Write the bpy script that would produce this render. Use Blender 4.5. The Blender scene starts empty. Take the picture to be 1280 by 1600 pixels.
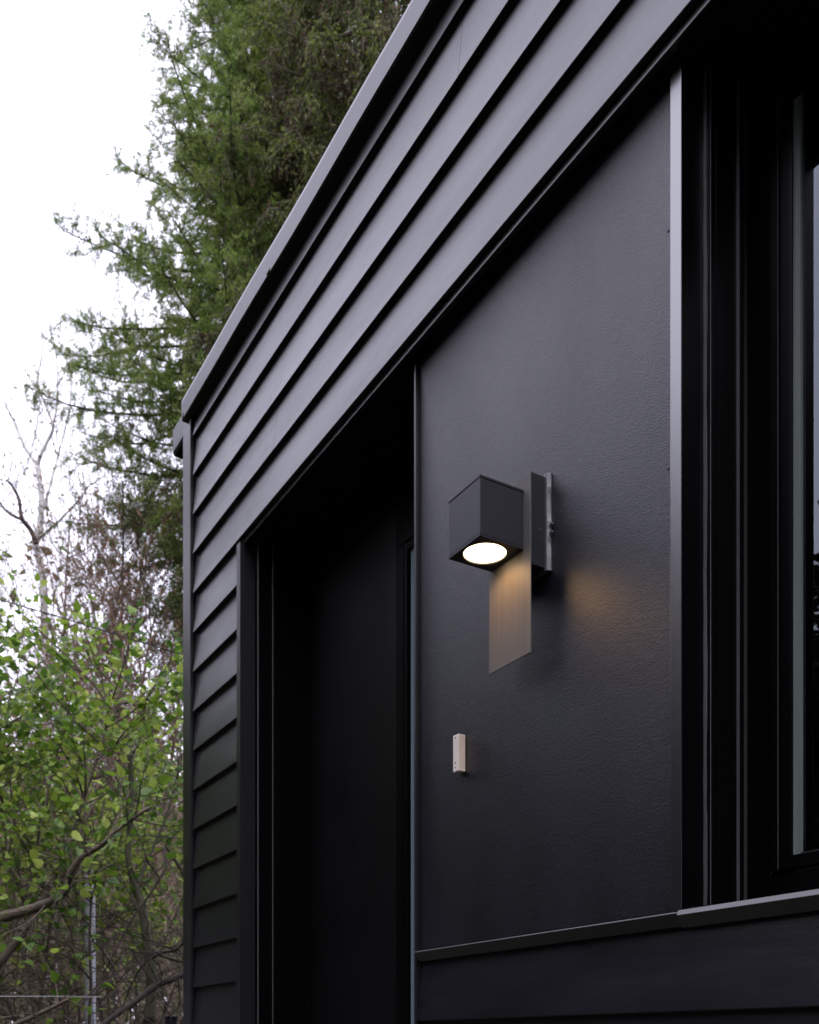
import bpy, math, random
import numpy as np
from mathutils import Vector, Matrix
random.seed(7)
NP = np.random.default_rng(11)
S = bpy.context.scene
COL = S.collection

# ------------------------------------------------------------------ camera, sky, sun, exposure
EYE = 1.55
F = 1541.0
cam_d = bpy.data.cameras.new('camera')
cam = bpy.data.objects.new('camera', cam_d); COL.objects.link(cam)
cam.location = (0, -1.35, EYE)
fw = Vector((-0.857, 0.516, 0)).normalized()
cam.rotation_euler = (math.radians(90), 0, math.atan2(-fw.x, fw.y))
cam_d.sensor_fit = 'HORIZONTAL'; cam_d.sensor_width = 36
cam_d.lens = F / 1280 * 36
cam_d.shift_y = (1629 - 800) / 1280
cam_d.clip_start = 0.05; cam_d.clip_end = 3000
cam_d.dof.use_dof = True; cam_d.dof.focus_distance = 2.25; cam_d.dof.aperture_fstop = 8
S.camera = cam

SUN_EL, SUN_AZ = math.radians(58), math.radians(115)      # azimuth clockwise from +Y
w = bpy.data.worlds.new('World'); S.world = w; w.use_nodes = True
nt = w.node_tree; nt.nodes.clear()
out = nt.nodes.new('ShaderNodeOutputWorld'); bg = nt.nodes.new('ShaderNodeBackground')
sky = nt.nodes.new('ShaderNodeTexSky'); sky.sky_type = 'NISHITA'; sky.sun_disc = False
sky.sun_elevation = SUN_EL; sky.sun_rotation = SUN_AZ
sky.air_density = 1.0; sky.dust_density = 4.0; sky.ozone_density = 1.0
hs = nt.nodes.new('ShaderNodeHueSaturation'); hs.inputs['Saturation'].default_value = 0.10
mx = nt.nodes.new('ShaderNodeMix'); mx.data_type = 'RGBA'; mx.inputs[0].default_value = 0.55
mx.inputs[7].default_value = (12.8, 12.6, 15.8, 1)         # even cloud cover over the blue
tcw = nt.nodes.new('ShaderNodeTexCoord'); nzw = nt.nodes.new('ShaderNodeTexNoise')
nzw.inputs['Scale'].default_value = 2.2; nzw.inputs['Detail'].default_value = 4
mrw = nt.nodes.new('ShaderNodeMapRange'); mrw.inputs[3].default_value = 0.85; mrw.inputs[4].default_value = 1.15
ml = nt.nodes.new('ShaderNodeVectorMath'); ml.operation = 'SCALE'
nt.links.new(sky.outputs[0], hs.inputs['Color']); nt.links.new(hs.outputs[0], mx.inputs[6])
nt.links.new(tcw.outputs['Generated'], nzw.inputs['Vector']); nt.links.new(nzw.outputs[0], mrw.inputs[0])
nt.links.new(mx.outputs[2], ml.inputs[0]); nt.links.new(mrw.outputs[0], ml.inputs['Scale'])
nt.links.new(ml.outputs[0], bg.inputs[0]); nt.links.new(bg.outputs[0], out.inputs[0])
bg.inputs[1].default_value = 0.12

sd = bpy.data.lights.new('sun', 'SUN'); sd.energy = 0.5; sd.angle = math.radians(40); sd.color = (1, .97, .93)
sun = bpy.data.objects.new('sun', sd); COL.objects.link(sun)
sdir = Vector((math.sin(SUN_AZ)*math.cos(SUN_EL), math.cos(SUN_AZ)*math.cos(SUN_EL), math.sin(SUN_EL)))
sun.rotation_euler = sdir.to_track_quat('Z', 'Y').to_euler()
S.view_settings.view_transform = 'Standard'; S.view_settings.look = 'None'
S.view_settings.exposure = 1.15; S.view_settings.gamma = 1
S.render.engine = 'CYCLES'

# ------------------------------------------------------------------ helpers
def P(px, py, t):
    """world point seen at a photo position, t metres ahead of the camera"""
    a = (px - 640) / F
    return Vector((t*(-0.857 + 0.516*a), -1.35 + t*(0.516 + 0.857*a), EYE + t*(1629 - py)/F))

def tag(o, label=None, cat=None, group=None, kind=None):
    if label: o['label'] = label
    if cat: o['category'] = cat
    if group: o['group'] = group
    if kind: o['kind'] = kind
    return o
def empty(name, loc=(0, 0, 0), label=None, cat=None, group=None):
    o = bpy.data.objects.new(name, None); COL.objects.link(o); o.location = loc
    o.empty_display_size = .1
    return tag(o, label, cat, group)
def link(name, me, mat, parent=None):
    o = bpy.data.objects.new(name, me); COL.objects.link(o)
    if mat and not me.materials: me.materials.append(mat)
    if parent:
        o.parent = parent
        # children are modelled in world coordinates: cancel the chain of parents
        p = parent; off = Vector((0, 0, 0))
        while p: off += p.location; p = p.parent
        o.location = -off
    return o
class MB:
    def __init__(s): s.v = []; s.f = []
    def add(s, vs, fs):
        b = len(s.v); s.v += [tuple(v) for v in vs]; s.f += [tuple(b+i for i in f) for f in fs]
    def box(s, x0, x1, y0, y1, z0, z1):
        s.add([(x0,y0,z0),(x1,y0,z0),(x1,y1,z0),(x0,y1,z0),(x0,y0,z1),(x1,y0,z1),(x1,y1,z1),(x0,y1,z1)],
              [(0,3,2,1),(4,5,6,7),(0,1,5,4),(1,2,6,5),(2,3,7,6),(3,0,4,7)])
    def prism(s, prof, a, b, axis='x'):
        n = len(prof)
        def m(p, q): return (q, p[0], p[1]) if axis == 'x' else (p[0], p[1], q)
        s.add([m(p, a) for p in prof] + [m(p, b) for p in prof],
              [tuple(range(n))[::-1], tuple(range(n, 2*n))] + [(i, (i+1) % n, n+(i+1) % n, n+i) for i in range(n)])
    def tube(s, pts, rad, k=5, cap=True):
        pts = [Vector(p) for p in pts]; n = len(pts)
        if isinstance(rad, (int, float)): rad = [rad]*n
        b = len(s.v); u = None
        for i, p in enumerate(pts):
            d = (pts[min(i+1, n-1)] - pts[max(i-1, 0)])
            if d.length < 1e-9: d = Vector((0, 0, 1))
            d.normalize()
            if u is None: u = d.cross(Vector((.13, .9, .37))).normalized()
            u = (u - d*u.dot(d)).normalized(); v = d.cross(u)
            for j in range(k):
                a = 2*math.pi*j/k
                s.v.append(tuple(p + (u*math.cos(a) + v*math.sin(a))*rad[i]))
        for i in range(n-1):
            for j in range(k):
                s.f.append((b+i*k+j, b+i*k+(j+1) % k, b+(i+1)*k+(j+1) % k, b+(i+1)*k+j))
        if cap:
            s.f.append(tuple(b+j for j in range(k))[::-1]); s.f.append(tuple(b+(n-1)*k+j for j in range(k)))
    def disc(s, c, r, y0, y1, k=20, axis='z'):
        pass
    def build(s, name, mat, parent=None, smooth=False, bevel=0):
        me = bpy.data.meshes.new(name); me.from_pydata(s.v, [], s.f); me.update()
        if smooth: me.polygons.foreach_set('use_smooth', [True]*len(me.polygons))
        o = link(name, me, mat, parent)
        if bevel:
            b = o.modifiers.new('bevel', 'BEVEL'); b.width = bevel; b.segments = 2; b.limit_method = 'ANGLE'
        return o
def cyl(mb, c, axis, r, h, k=24, r2=None):
    c = Vector(c); a = Vector(axis).normalized(); mb.tube([c, c+a*h], [r, r if r2 is None else r2], k)

# ------------------------------------------------------------------ materials
def mat(name, col, rough=.5, metal=0, spec=.5, bump=None, var=None, bumps=None, coat=0):
    """bump = (scale, strength, distance); var = (scale, amount, stretch)"""
    m = bpy.data.materials.new(name); m.use_nodes = True; n = m.node_tree; b = n.nodes['Principled BSDF']
    b.inputs['Base Color'].default_value = (*col, 1); b.inputs['Roughness'].default_value = rough
    b.inputs['Metallic'].default_value = metal; b.inputs['Specular IOR Level'].default_value = spec
    b.inputs['Coat Weight'].default_value = coat
    tc = n.nodes.new('ShaderNodeTexCoord')
    if var:
        mp = n.nodes.new('ShaderNodeMapping'); mp.inputs['Scale'].default_value = var[2] if len(var) > 2 else (1, 1, 1)
        nz = n.nodes.new('ShaderNodeTexNoise'); nz.inputs['Scale'].default_value = var[0]; nz.inputs['Detail'].default_value = 6
        nz.inputs['Roughness'].default_value = .65
        mr = n.nodes.new('ShaderNodeMapRange'); mr.inputs[1].default_value = .3; mr.inputs[2].default_value = .7
        mr.inputs[3].default_value = 1-var[1]; mr.inputs[4].default_value = 1+var[1]
        sc = n.nodes.new('ShaderNodeVectorMath'); sc.operation = 'SCALE'; sc.inputs[0].default_value = col
        n.links.new(tc.outputs['Object'], mp.inputs[0]); n.links.new(mp.outputs[0], nz.inputs['Vector'])
        n.links.new(nz.outputs[0], mr.inputs[0]); n.links.new(mr.outputs[0], sc.inputs['Scale'])
        n.links.new(sc.outputs[0], b.inputs['Base Color'])
        mr2 = n.nodes.new('ShaderNodeMapRange'); mr2.inputs[1].default_value = .3; mr2.inputs[2].default_value = .7
        mr2.inputs[3].default_value = rough*(1-var[1]*.35); mr2.inputs[4].default_value = min(1, rough*(1+var[1]*.35))
        n.links.new(nz.outputs[0], mr2.inputs[0]); n.links.new(mr2.outputs[0], b.inputs['Roughness'])
    prev = None
    for (sc_, st, di, *stretch) in ([bump] if bump else []) + (bumps or []):
        mp = n.nodes.new('ShaderNodeMapping'); mp.inputs['Scale'].default_value = stretch[0] if stretch else (1, 1, 1)
        nz = n.nodes.new('ShaderNodeTexNoise'); nz.inputs['Scale'].default_value = sc_; nz.inputs['Detail'].default_value = 3
        bp = n.nodes.new('ShaderNodeBump'); bp.inputs['Strength'].default_value = st; bp.inputs['Distance'].default_value = di
        n.links.new(tc.outputs['Object'], mp.inputs[0]); n.links.new(mp.outputs[0], nz.inputs['Vector'])
        n.links.new(nz.outputs[0], bp.inputs['Height'])
        if prev: n.links.new(prev.outputs[0], bp.inputs['Normal'])
        prev = bp
    if prev: n.links.new(prev.outputs[0], b.inputs['Normal'])
    return m

def dustspots(m):
    """a few pale specks of dirt stuck to the surface"""
    n = m.node_tree; b = n.nodes['Principled BSDF']; src = b.inputs['Base Color'].links[0].from_socket
    tc = n.nodes.new('ShaderNodeTexCoord'); vo = n.nodes.new('ShaderNodeTexVoronoi'); vo.inputs['Scale'].default_value = 15
    lt = n.nodes.new('ShaderNodeMath'); lt.operation = 'LESS_THAN'; lt.inputs[1].default_value = .022
    sp = n.nodes.new('ShaderNodeSeparateColor'); gt_ = n.nodes.new('ShaderNodeMath'); gt_.operation = 'GREATER_THAN'; gt_.inputs[1].default_value = .62
    mu = n.nodes.new('ShaderNodeMath'); mu.operation = 'MULTIPLY'; mi = n.nodes.new('ShaderNodeMix'); mi.data_type = 'RGBA'
    mi.inputs[7].default_value = (.10, .095, .09, 1)
    n.links.new(tc.outputs['Object'], vo.inputs['Vector']); n.links.new(vo.outputs['Distance'], lt.inputs[0])
    n.links.new(vo.outputs['Color'], sp.inputs[0]); n.links.new(sp.outputs[0], gt_.inputs[0])
    n.links.new(lt.outputs[0], mu.inputs[0]); n.links.new(gt_.outputs[0], mu.inputs[1])
    n.links.new(mu.outputs[0], mi.inputs[0]); n.links.new(src, mi.inputs[6]); n.links.new(mi.outputs[2], b.inputs['Base Color'])

def leafmat(name, cols, rough=.5, trans=.35, clump=1.0, clump_amt=.5):
    """colour differs leaf by leaf (per island) and by broad clumps"""
    m = bpy.data.materials.new(name); m.use_nodes = True; n = m.node_tree; b = n.nodes['Principled BSDF']
    o = n.nodes['Material Output']
    g = n.nodes.new('ShaderNodeNewGeometry'); r = n.nodes.new('ShaderNodeValToRGB')
    tc = n.nodes.new('ShaderNodeTexCoord'); nz = n.nodes.new('ShaderNodeTexNoise')
    nz.inputs['Scale'].default_value = clump; nz.inputs['Detail'].default_value = 2
    mr = n.nodes.new('ShaderNodeMapRange'); mr.inputs[1].default_value = .35; mr.inputs[2].default_value = .65
    mr.inputs[3].default_value = -clump_amt; mr.inputs[4].default_value = clump_amt
    ad = n.nodes.new('ShaderNodeMath'); ad.operation = 'ADD'
    n.links.new(tc.outputs['Object'], nz.inputs['Vector']); n.links.new(nz.outputs[0], mr.inputs[0])
    n.links.new(g.outputs['Random Per Island'], ad.inputs[0]); n.links.new(mr.outputs[0], ad.inputs[1])
    n.links.new(ad.outputs[0], r.inputs[0])
    e = r.color_ramp.elements
    while len(e) < len(cols): e.new(0.5)
    for i, c in enumerate(cols): e[i].position = i/(len(cols)-1); e[i].color = (*c, 1)
    n.links.new(r.outputs[0], b.inputs['Base Color']); b.inputs['Roughness'].default_value = rough
    b.inputs['Specular IOR Level'].default_value = .35
    t = n.nodes.new('ShaderNodeBsdfTranslucent'); n.links.new(r.outputs[0], t.inputs[0])
    mxs = n.nodes.new('ShaderNodeMixShader'); mxs.inputs[0].default_value = trans
    n.links.new(b.outputs[0], mxs.inputs[1]); n.links.new(t.outputs[0], mxs.inputs[2]); n.links.new(mxs.outputs[0], o.inputs[0])
    return m

M = {}
M['board'] = mat('painted_board', (.0042, .0039, .0085), .33, spec=.82, bumps=[(520, .30, .0012), (60, .10, .002, (.25, 1, 1)), (2.5, .25, .010, (.5, 1, 2.5))], var=(5, .38, (.35, 1, 1.6)))
M['panel'] = mat('fibre_cement_panel', (.0036, .0034, .0082), .37, spec=.74, bumps=[(380, .55, .0018), (34, .10, .004), (110,.13,.002,(.5,1,1.3))], var=(2.4, .5, (1, 1, .4)))
dustspots(M['panel'])
M['trim'] = mat('painted_metal_trim', (.006, .0052, .0085), .33, spec=1.0, coat=.25, bump=(40, .04, .001), var=(8, .15, (1, 1, .2)))
M['corner'] = mat('corner_trim_paint', (.008, .007, .0095), .34, spec=.75, bump=(40, .05, .001), var=(8, .15, (1, 1, .2)))
M['casing'] = mat('casing_enamel', (.006, .0052, .008), .30, spec=1.0, coat=1.0, bump=(26, .06, .001), var=(8, .1, (1, 1, .2)))
M['casing'].node_tree.nodes['Principled BSDF'].inputs['Coat IOR'].default_value = 1.9
M['casing'].node_tree.nodes['Principled BSDF'].inputs['Coat Roughness'].default_value = .26
M['coping'] = mat('roof_edge_sheet', (.007, .006, .009), .38, spec=.8, bump=(3, .25, .006), var=(5, .12, (.3, 1, 1)))
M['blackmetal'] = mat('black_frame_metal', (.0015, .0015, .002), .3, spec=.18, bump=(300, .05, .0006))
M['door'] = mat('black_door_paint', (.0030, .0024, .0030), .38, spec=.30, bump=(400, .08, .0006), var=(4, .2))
M['soffit'] = mat('dark_soffit', (.002, .002, .0022), .8, spec=.1, bump=(200, .1, .001))
M['wall_dark'] = mat('dark_wall', (.03, .03, .033), .7)
M['interior'] = mat('interior_plaster', (.22, .21, .20), .9)
M['spacer'] = mat('glazing_spacer', (.74, .86, .88), .40, metal=.0)
M['roof'] = mat('roof_membrane', (.06, .06, .062), .8, bump=(40, .3, .004))
M['lampbox'] = mat('lamp_dark_metal', (.023, .023, .031), .45, spec=.5, bump=(500, .12, .0006))
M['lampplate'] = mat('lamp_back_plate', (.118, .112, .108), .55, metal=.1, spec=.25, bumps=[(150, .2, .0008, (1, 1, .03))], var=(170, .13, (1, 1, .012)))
M['mount'] = mat('lamp_mount_sheet', (.014, .015, .019), .35, spec=.7, bump=(25, .2, .002))
M['mountedge'] = mat('lamp_mount_flange', (.16, .155, .17), .42, metal=.5, bump=(30, .3, .002))
M['screw'] = mat('screw_steel', (.25, .25, .27), .35, metal=.9)
M['cream'] = mat('cream_plastic', (.74, .68, .63), .45, bump=(200, .05, .0005), var=(30, .05))
M['hole'] = mat('screw_recess', (.05, .045, .04), .6)
M['seal'] = mat('grey_seal_strip', (.10, .096, .112), .38, spec=.9, bump=(30, .1, .001), var=(9, .2, (1, 1, .3)))
M['bead'] = mat('pale_glazing_strip', (.14, .165, .155), .45, var=(30, .2, (1, 1, .02)))
M['bead2'] = mat('blue_grey_glazing_strip', (.13, .19, .225), .45)
M['edge'] = mat('edge_highlight_strip', (.09, .088, .098), .4)  # pale colour standing in for highlights along frame and sash edges
M['gasket'] = mat('rubber_gasket', (.012, .012, .013), .6)
def glassmat():
    m = bpy.data.materials.new('window_glass'); m.use_nodes = True; n = m.node_tree; n.nodes.remove(n.nodes['Principled BSDF'])
    fr = n.nodes.new('ShaderNodeFresnel'); fr.inputs[0].default_value = 1.75
    gl = n.nodes.new('ShaderNodeBsdfGlossy'); gl.inputs['Roughness'].default_value = .004; gl.inputs[0].default_value = (.85, .93, 1, 1)
    tr = n.nodes.new('ShaderNodeBsdfTransparent'); tr.inputs[0].default_value = (.62, .70, .68, 1)
    mi = n.nodes.new('ShaderNodeMixShader')
    n.links.new(fr.outputs[0], mi.inputs[0]); n.links.new(tr.outputs[0], mi.inputs[1]); n.links.new(gl.outputs[0], mi.inputs[2])
    n.links.new(mi.outputs[0], n.nodes['Material Output'].inputs[0]); return m
M['glass'] = glassmat()
def emis(name, col, st):
    m = bpy.data.materials.new(name); m.use_nodes = True; b = m.node_tree.nodes['Principled BSDF']
    b.inputs['Base Color'].default_value = (.8, .8, .8, 1)
    b.inputs['Emission Color'].default_value = (*col, 1); b.inputs['Emission Strength'].default_value = st; return m
M['lens'] = emis('lit_lens', (1, .72, .42), 2.3)
M['bark'] = mat('brown_bark', (.105, .080, .060), .85, bump=(30, .6, .01), var=(8, .35))
M['darkbark'] = mat('dark_bark', (.040, .032, .027), .85, bump=(30, .6, .01), var=(8, .35))
M['twig'] = mat('budding_twig', (.19, .135, .105), .8, var=(3, .35))
M['mossbark'] = mat('mossy_bark', (.07, .065, .04), .9, bump=(30, .6, .01), var=(6, .5))
def birchmat():
    m = mat('birch_bark', (.55, .53, .52), .7, bump=(20, .3, .005)); n = m.node_tree; b = n.nodes['Principled BSDF']
    tc = n.nodes.new('ShaderNodeTexCoord'); mp = n.nodes.new('ShaderNodeMapping'); mp.inputs['Scale'].default_value = (3, 3, 9)
    nz = n.nodes.new('ShaderNodeTexNoise'); nz.inputs['Scale'].default_value = 1.5; nz.inputs['Detail'].default_value = 4
    r = n.nodes.new('ShaderNodeValToRGB'); r.color_ramp.elements[0].position = .36; r.color_ramp.elements[1].position = .46
    r.color_ramp.elements[0].color = (.08, .07, .065, 1); r.color_ramp.elements[1].color = (.55, .53, .53, 1)
    n.links.new(tc.outputs['Object'], mp.inputs[0]); n.links.new(mp.outputs[0], nz.inputs['Vector']); n.links.new(nz.outputs[0], r.inputs[0])
    n.links.new(r.outputs[0], b.inputs['Base Color']); return m
M['birch'] = birchmat()
M['larch'] = leafmat('larch_needles', [(.060, .100, .016), (.12, .20, .030), (.20, .29, .055), (.25, .28, .09)], .6, .5, 1.3, .35)
M['cypress'] = leafmat('conifer_sprays', [(.070, .036, .016), (.030, .046, .009), (.070, .095, .014), (.15, .18, .03)], .65, .4, 1.6, .5)
M['lilac'] = leafmat('lilac_leaves', [(.045, .10, .014), (.10, .19, .022), (.19, .30, .032), (.36, .44, .09)], .38, .45, .9, .3)
M['bud'] = leafmat('brown_buds', [(.17, .085, .055), (.30, .16, .10), (.38, .24, .16), (.22, .19, .08)], .7, .3, 1.0, .3)
M['garden'] = leafmat('dark_garden_leaves', [(.012, .022, .006), (.02, .034, .010), (.03, .04, .014)], .8, .2, .3, .4)
M['olive'] = leafmat('undergrowth_leaves', [(.05, .075, .02), (.09, .10, .035), (.14, .10, .055), (.10, .15, .04)], .7, .35, .3, .6)
M['catkin'] = leafmat('birch_leaves', [(.10, .15, .03), (.16, .20, .05), (.20, .22, .07)], .6, .4, 1, .2)
M['ground'] = mat('leaf_litter_grass', (.022, .021, .012), .95, bump=(14, .7, .04), var=(1.2, .5))
M['cable'] = mat('black_cable', (.02, .018, .018), .6)
M['palecable'] = mat('pale_cable', (.35, .37, .36), .6)
M['post'] = mat('galvanised_post', (.34, .35, .39), .5, metal=.25, bump=(12, .1, .003), var=(7, .15))

# ------------------------------------------------------------------ setting: ground
g = MB(); N = 90
def gh(x, y):
    d = math.hypot(x, y + 1.35)
    bank = 0
    if x < -14: bank = 2.4*(1-math.exp(-((-14-x)/16)))
    return bank + .12*math.sin(x*.31)*math.cos(y*.27)*min(1, d/8)
xs = [-400, -200, -120, -80] + list(np.linspace(-60, 60, 61)) + [90, 150, 400]
vs = [(x, y, gh(x, y)) for y in xs for x in xs]; n = len(xs)
g.add(vs, [(j*n+i, j*n+i+1, (j+1)*n+i+1, (j+1)*n+i) for j in range(n-1) for i in range(n-1)])
tag(g.build('ground', M['ground'], smooth=True), kind='structure')

# ------------------------------------------------------------------ house
HX0, HX1 = -3.93, 2.6           # corner seen at the left, far right end
PITCH = .158; Z0 = 3.35
house = empty('house', (HX0, 0, 0), 'black single storey house clad in lapped boards with a recessed door and window', 'house')
# shell behind the cladding
m = MB()
m.box(HX0+.02, -3.30, .0, 4.6, -.2, 4.02)                    # left wall block beside the doorway
m.box(-3.30, -2.205, .26, 4.6, 3.36, 4.02)                   # above the door, set back
m.box(-3.30, HX1, -.026, .26, 3.36, 4.02)                    # header
m.box(-2.19, -1.277, .012, .30, -.2, 3.355)                  # wall behind the panel
m.box(-1.277, HX1, .012, .30, -.2, 1.786)                    # wall under the window
m.box(.60, HX1, .012, .30, 1.786, 3.355)                     # wall right of the window
m.box(-3.30, -2.19, .012, .30, -.2, 1.03)                    # under the threshold
m.box(HX1-.2, HX1, .30, 4.6, -.2, 3.36)
m.box(-3.30, HX1-.2, 4.4, 4.6, -.2, 3.36)
m.build('wall_core', M['wall_dark'], house)
m = MB(); m.box(-3.295, HX1-.2, .30, 4.4, 3.30, 3.355); m.box(-3.295, HX1-.2, .301, 4.399, .98, 1.03)
m.box(-3.298, -3.28, .301, 4.399, 1.03, 3.30); m.box(-3.28, HX1-.21, 4.38, 4.399, 1.03, 3.30)
m.build('interior_lining', M['interior'], house)

def board(mb, z0, x0, x1, yb=-.038, proud=.017, hgt=PITCH):
    y1 = yb - proud
    mb.prism([(yb-.0005, z0+hgt+.004), (y1, z0+.0016), (y1+.0012, z0), (yb+.010, z0), (yb+.012, z0+hgt+.004)][::-1], x0, x1)
m = MB()
for k in range(0, 5):
    z = Z0 + k*PITCH; h = PITCH if k < 4 else 4.07-z
    cuts = {3: [-1.93], 1: [-3.02], 0: [.7], 2: [.3]}.get(k, [])
    a = HX0+.095
    for c in cuts + [HX1]:
        board(m, z + random.uniform(-.0006, .0006), a, c-.0006, hgt=h); a = c+.0006
m.build('upper_cladding', M['board'], house)
m = MB()
for k in range(1, 17):
    board(m, Z0 - k*PITCH, HX0+.095, -3.353)
m.build('side_cladding', M['board'], house)
m = MB()
for k in range(11, 17):
    board(m, Z0 - k*PITCH - .006, -2.188, HX1, yb=.006, proud=.016, hgt=PITCH if k > 11 else .150)
m.build('lower_cladding', M['board'], house)
# corner trim: L profile
m = MB()
m.prism([(HX0-.012, -.060), (HX0+.075, -.060), (HX0+.078, -.058), (HX0+.078, -.048), (HX0+.072, -.046), (HX0+.072, -.03), (HX0, -.03), (HX0, .09), (HX0-.012, .09)], -.1, 4.063, 'z')
m.build('corner_trim', M['corner'], house)
# side wall cladding (out of sight from here, seen from a step to the side)
m = MB()
for k in range(-4, 21):
    z0 = Z0 - k*PITCH; h = min(PITCH, 4.05-z0)
    m.add([(HX0-.010, .095, z0), (HX0-.010, 4.6, z0), (HX0+.006, 4.6, z0+h), (HX0+.006, .095, z0+h), (HX0+.019, .095, z0), (HX0+.019, 4.6, z0), (HX0+.019, 4.6, z0+h), (HX0+.019, .095, z0+h)],
          [(0,3,2,1),(4,5,6,7),(0,1,5,4),(1,2,6,5),(2,3,7,6),(3,0,4,7)])
m.build('side_wall_cladding', M['board'], house)
# roof edge: front coping with a soft rolled profile and slightly wavy sheet
m = MB()
seg = 60; prof = [(-.074, 4.066), (-.079, 4.071), (-.080, 4.138), (-.076, 4.154), (-.066, 4.160), (.03, 4.168), (.03, 4.148), (-.060, 4.144), (-.068, 4.074), (-.020, 4.070), (-.020, 4.064)]
vs = []; x0c = HX0+.030; npf = len(prof)
for i in range(seg+1):
    x = x0c + (HX1-x0c)*i/seg
    wv = .0012*math.sin(x*3.1)+.0008*math.sin(x*7.7+1)
    for (y, z) in prof: vs.append((x, y - wv*.8, z + wv))
fs = [tuple(range(npf))[::-1], tuple(seg*npf+j for j in range(npf))]
for i in range(seg):
    for j in range(npf):
        a = i*npf+j; b_ = i*npf+(j+1) % npf; fs.append((a, b_, b_+npf, a+npf))
m.add(vs, fs); m.build('roof_edge', M['coping'], house)
m = MB(); m.box(HX0+.04, HX1, -.0370, .05, 4.076, 4.142); m.build('eave_board', M['soffit'], house)
m = MB(); m.box(HX0-.165, HX0+.029, -.056, 4.65, 4.040, 4.142); m.build('side_roof_edge', M['coping'], house, bevel=.006)
m = MB(); m.box(HX0-.160, HX0-.013, -.050, 4.6, 4.031, 4.0395); m.build('side_eave_board', M['soffit'], house)
m = MB(); m.box(HX0+.03, HX1, .031, 4.65, 4.072, 4.155); m.build('roof', M['roof'], house)
# header drip flashing, soffit
m = MB(); m.prism([(-.041, 3.331), (-.0405, 3.346), (-.0385, 3.348), (-.024, 3.348), (-.024, 3.334), (-.034, 3.331)][::-1], -3.400, HX1)
m.build('header_flashing', M['casing'], house)
m = MB(); m.box(-3.352, HX1, -.034, .299, 3.3345, 3.3475)
m.build('soffit_board', M['soffit'], house)
# panel
m = MB(); m.box(-2.188, -1.301, 0, .0118, 1.790, 3.3335)
m.build('wall_panel', M['panel'], house, bevel=.0012)
m = MB(); m.box(-2.1985, -2.1895, -.013, .25, 1.03, 3.334)
m.build('panel_edge_trim', M['corner'], house, bevel=.0015)
# drip flashing under the panel
m = MB(); m.prism([(-.006, 1.760), (-.017, 1.7838), (-.0158, 1.7862), (.0115, 1.789), (.0115, 1.762)][::-1], -2.189, -1.276)
m.build('panel_flashing', M['corner'], house)
m = MB(); m.prism([(-.006, 1.757), (-.0195, 1.7795), (-.0155, 1.7885), (.28, 1.800), (.28, 1.7865), (.0, 1.7865), (.0, 1.757)][::-1], -1.2755, .62)
m.build('window_sill', M['trim'], house)
# left door jamb: stepped reveal
m = MB()
m.box(-3.3525, -3.318, -.056, -.035, 1.03, 3.3340); m.box(-3.3515, -3.319, -.0345, -.0005, 1.03, 3.333)
jt = m.build('door_edge_trim', M['corner'], house)
door = empty('door', (0, 0, 0)); door.parent = house; door.location = Vector((-3.267, .19, 1.03)) - house.location
m = MB()
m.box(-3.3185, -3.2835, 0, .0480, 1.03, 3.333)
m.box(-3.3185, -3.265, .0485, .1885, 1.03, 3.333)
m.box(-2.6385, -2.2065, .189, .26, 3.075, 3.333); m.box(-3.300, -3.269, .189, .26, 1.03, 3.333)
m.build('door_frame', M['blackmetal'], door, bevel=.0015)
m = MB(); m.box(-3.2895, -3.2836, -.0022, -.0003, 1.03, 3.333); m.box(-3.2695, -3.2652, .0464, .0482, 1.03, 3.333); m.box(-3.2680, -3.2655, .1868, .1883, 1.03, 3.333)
m.build('frame_edge_highlight', M['edge'], door)  # highlights on the jamb steps put in as pale strips, plus the seam line
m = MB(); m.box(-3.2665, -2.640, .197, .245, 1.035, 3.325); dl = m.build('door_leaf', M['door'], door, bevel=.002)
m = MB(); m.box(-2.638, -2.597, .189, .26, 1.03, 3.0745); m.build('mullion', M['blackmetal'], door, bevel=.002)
def glazed(parent, x0, x1, z0, z1, y, mulls=()):
    """sash, beads, spacer and pane, all children of parent"""
    a = MB(); w_ = .045
    a.box(x0, x0+w_, y, y+.06, z0, z1); a.box(x1-w_, x1, y, y+.06, z0, z1)
    a.box(x0+w_+.0002, x1-w_-.0002, y+.001, y+.059, z0, z0+.040); a.box(x0+w_+.0002, x1-w_-.0002, y+.001, y+.059, z1-.045, z1)
    return a
side = empty('sidelight'); side.parent = house; side.location = Vector((-2.597, .19, 1.03)) - house.location
m = MB()
m.box(-2.5965, -2.578, .192, .255, 1.035, 3.074); m.box(-2.232, -2.2068, .192, .255, 1.035, 3.074)
m.box(-2.5778, -2.2322, .193, .254, 3.050, 3.073); m.box(-2.5778, -2.2322, .193, .254, 1.035, 1.06)
m.build('frame', M['blackmetal'], side, bevel=.001)
m = MB(); m.box(-2.5705, -2.5445, .2025, .2078, 1.061, 3.049); m.build('glazing_strip', M['bead2'], side)
m = MB(); m.box(-2.5735, -2.549, .216, .232, 1.061, 3.049); m.build('spacer', M['spacer'], side)
m = MB(); m.box(-2.5738, -2.2325, .208, .212, 1.0605, 3.0495); m.build('pane', M['glass'], side)
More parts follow.
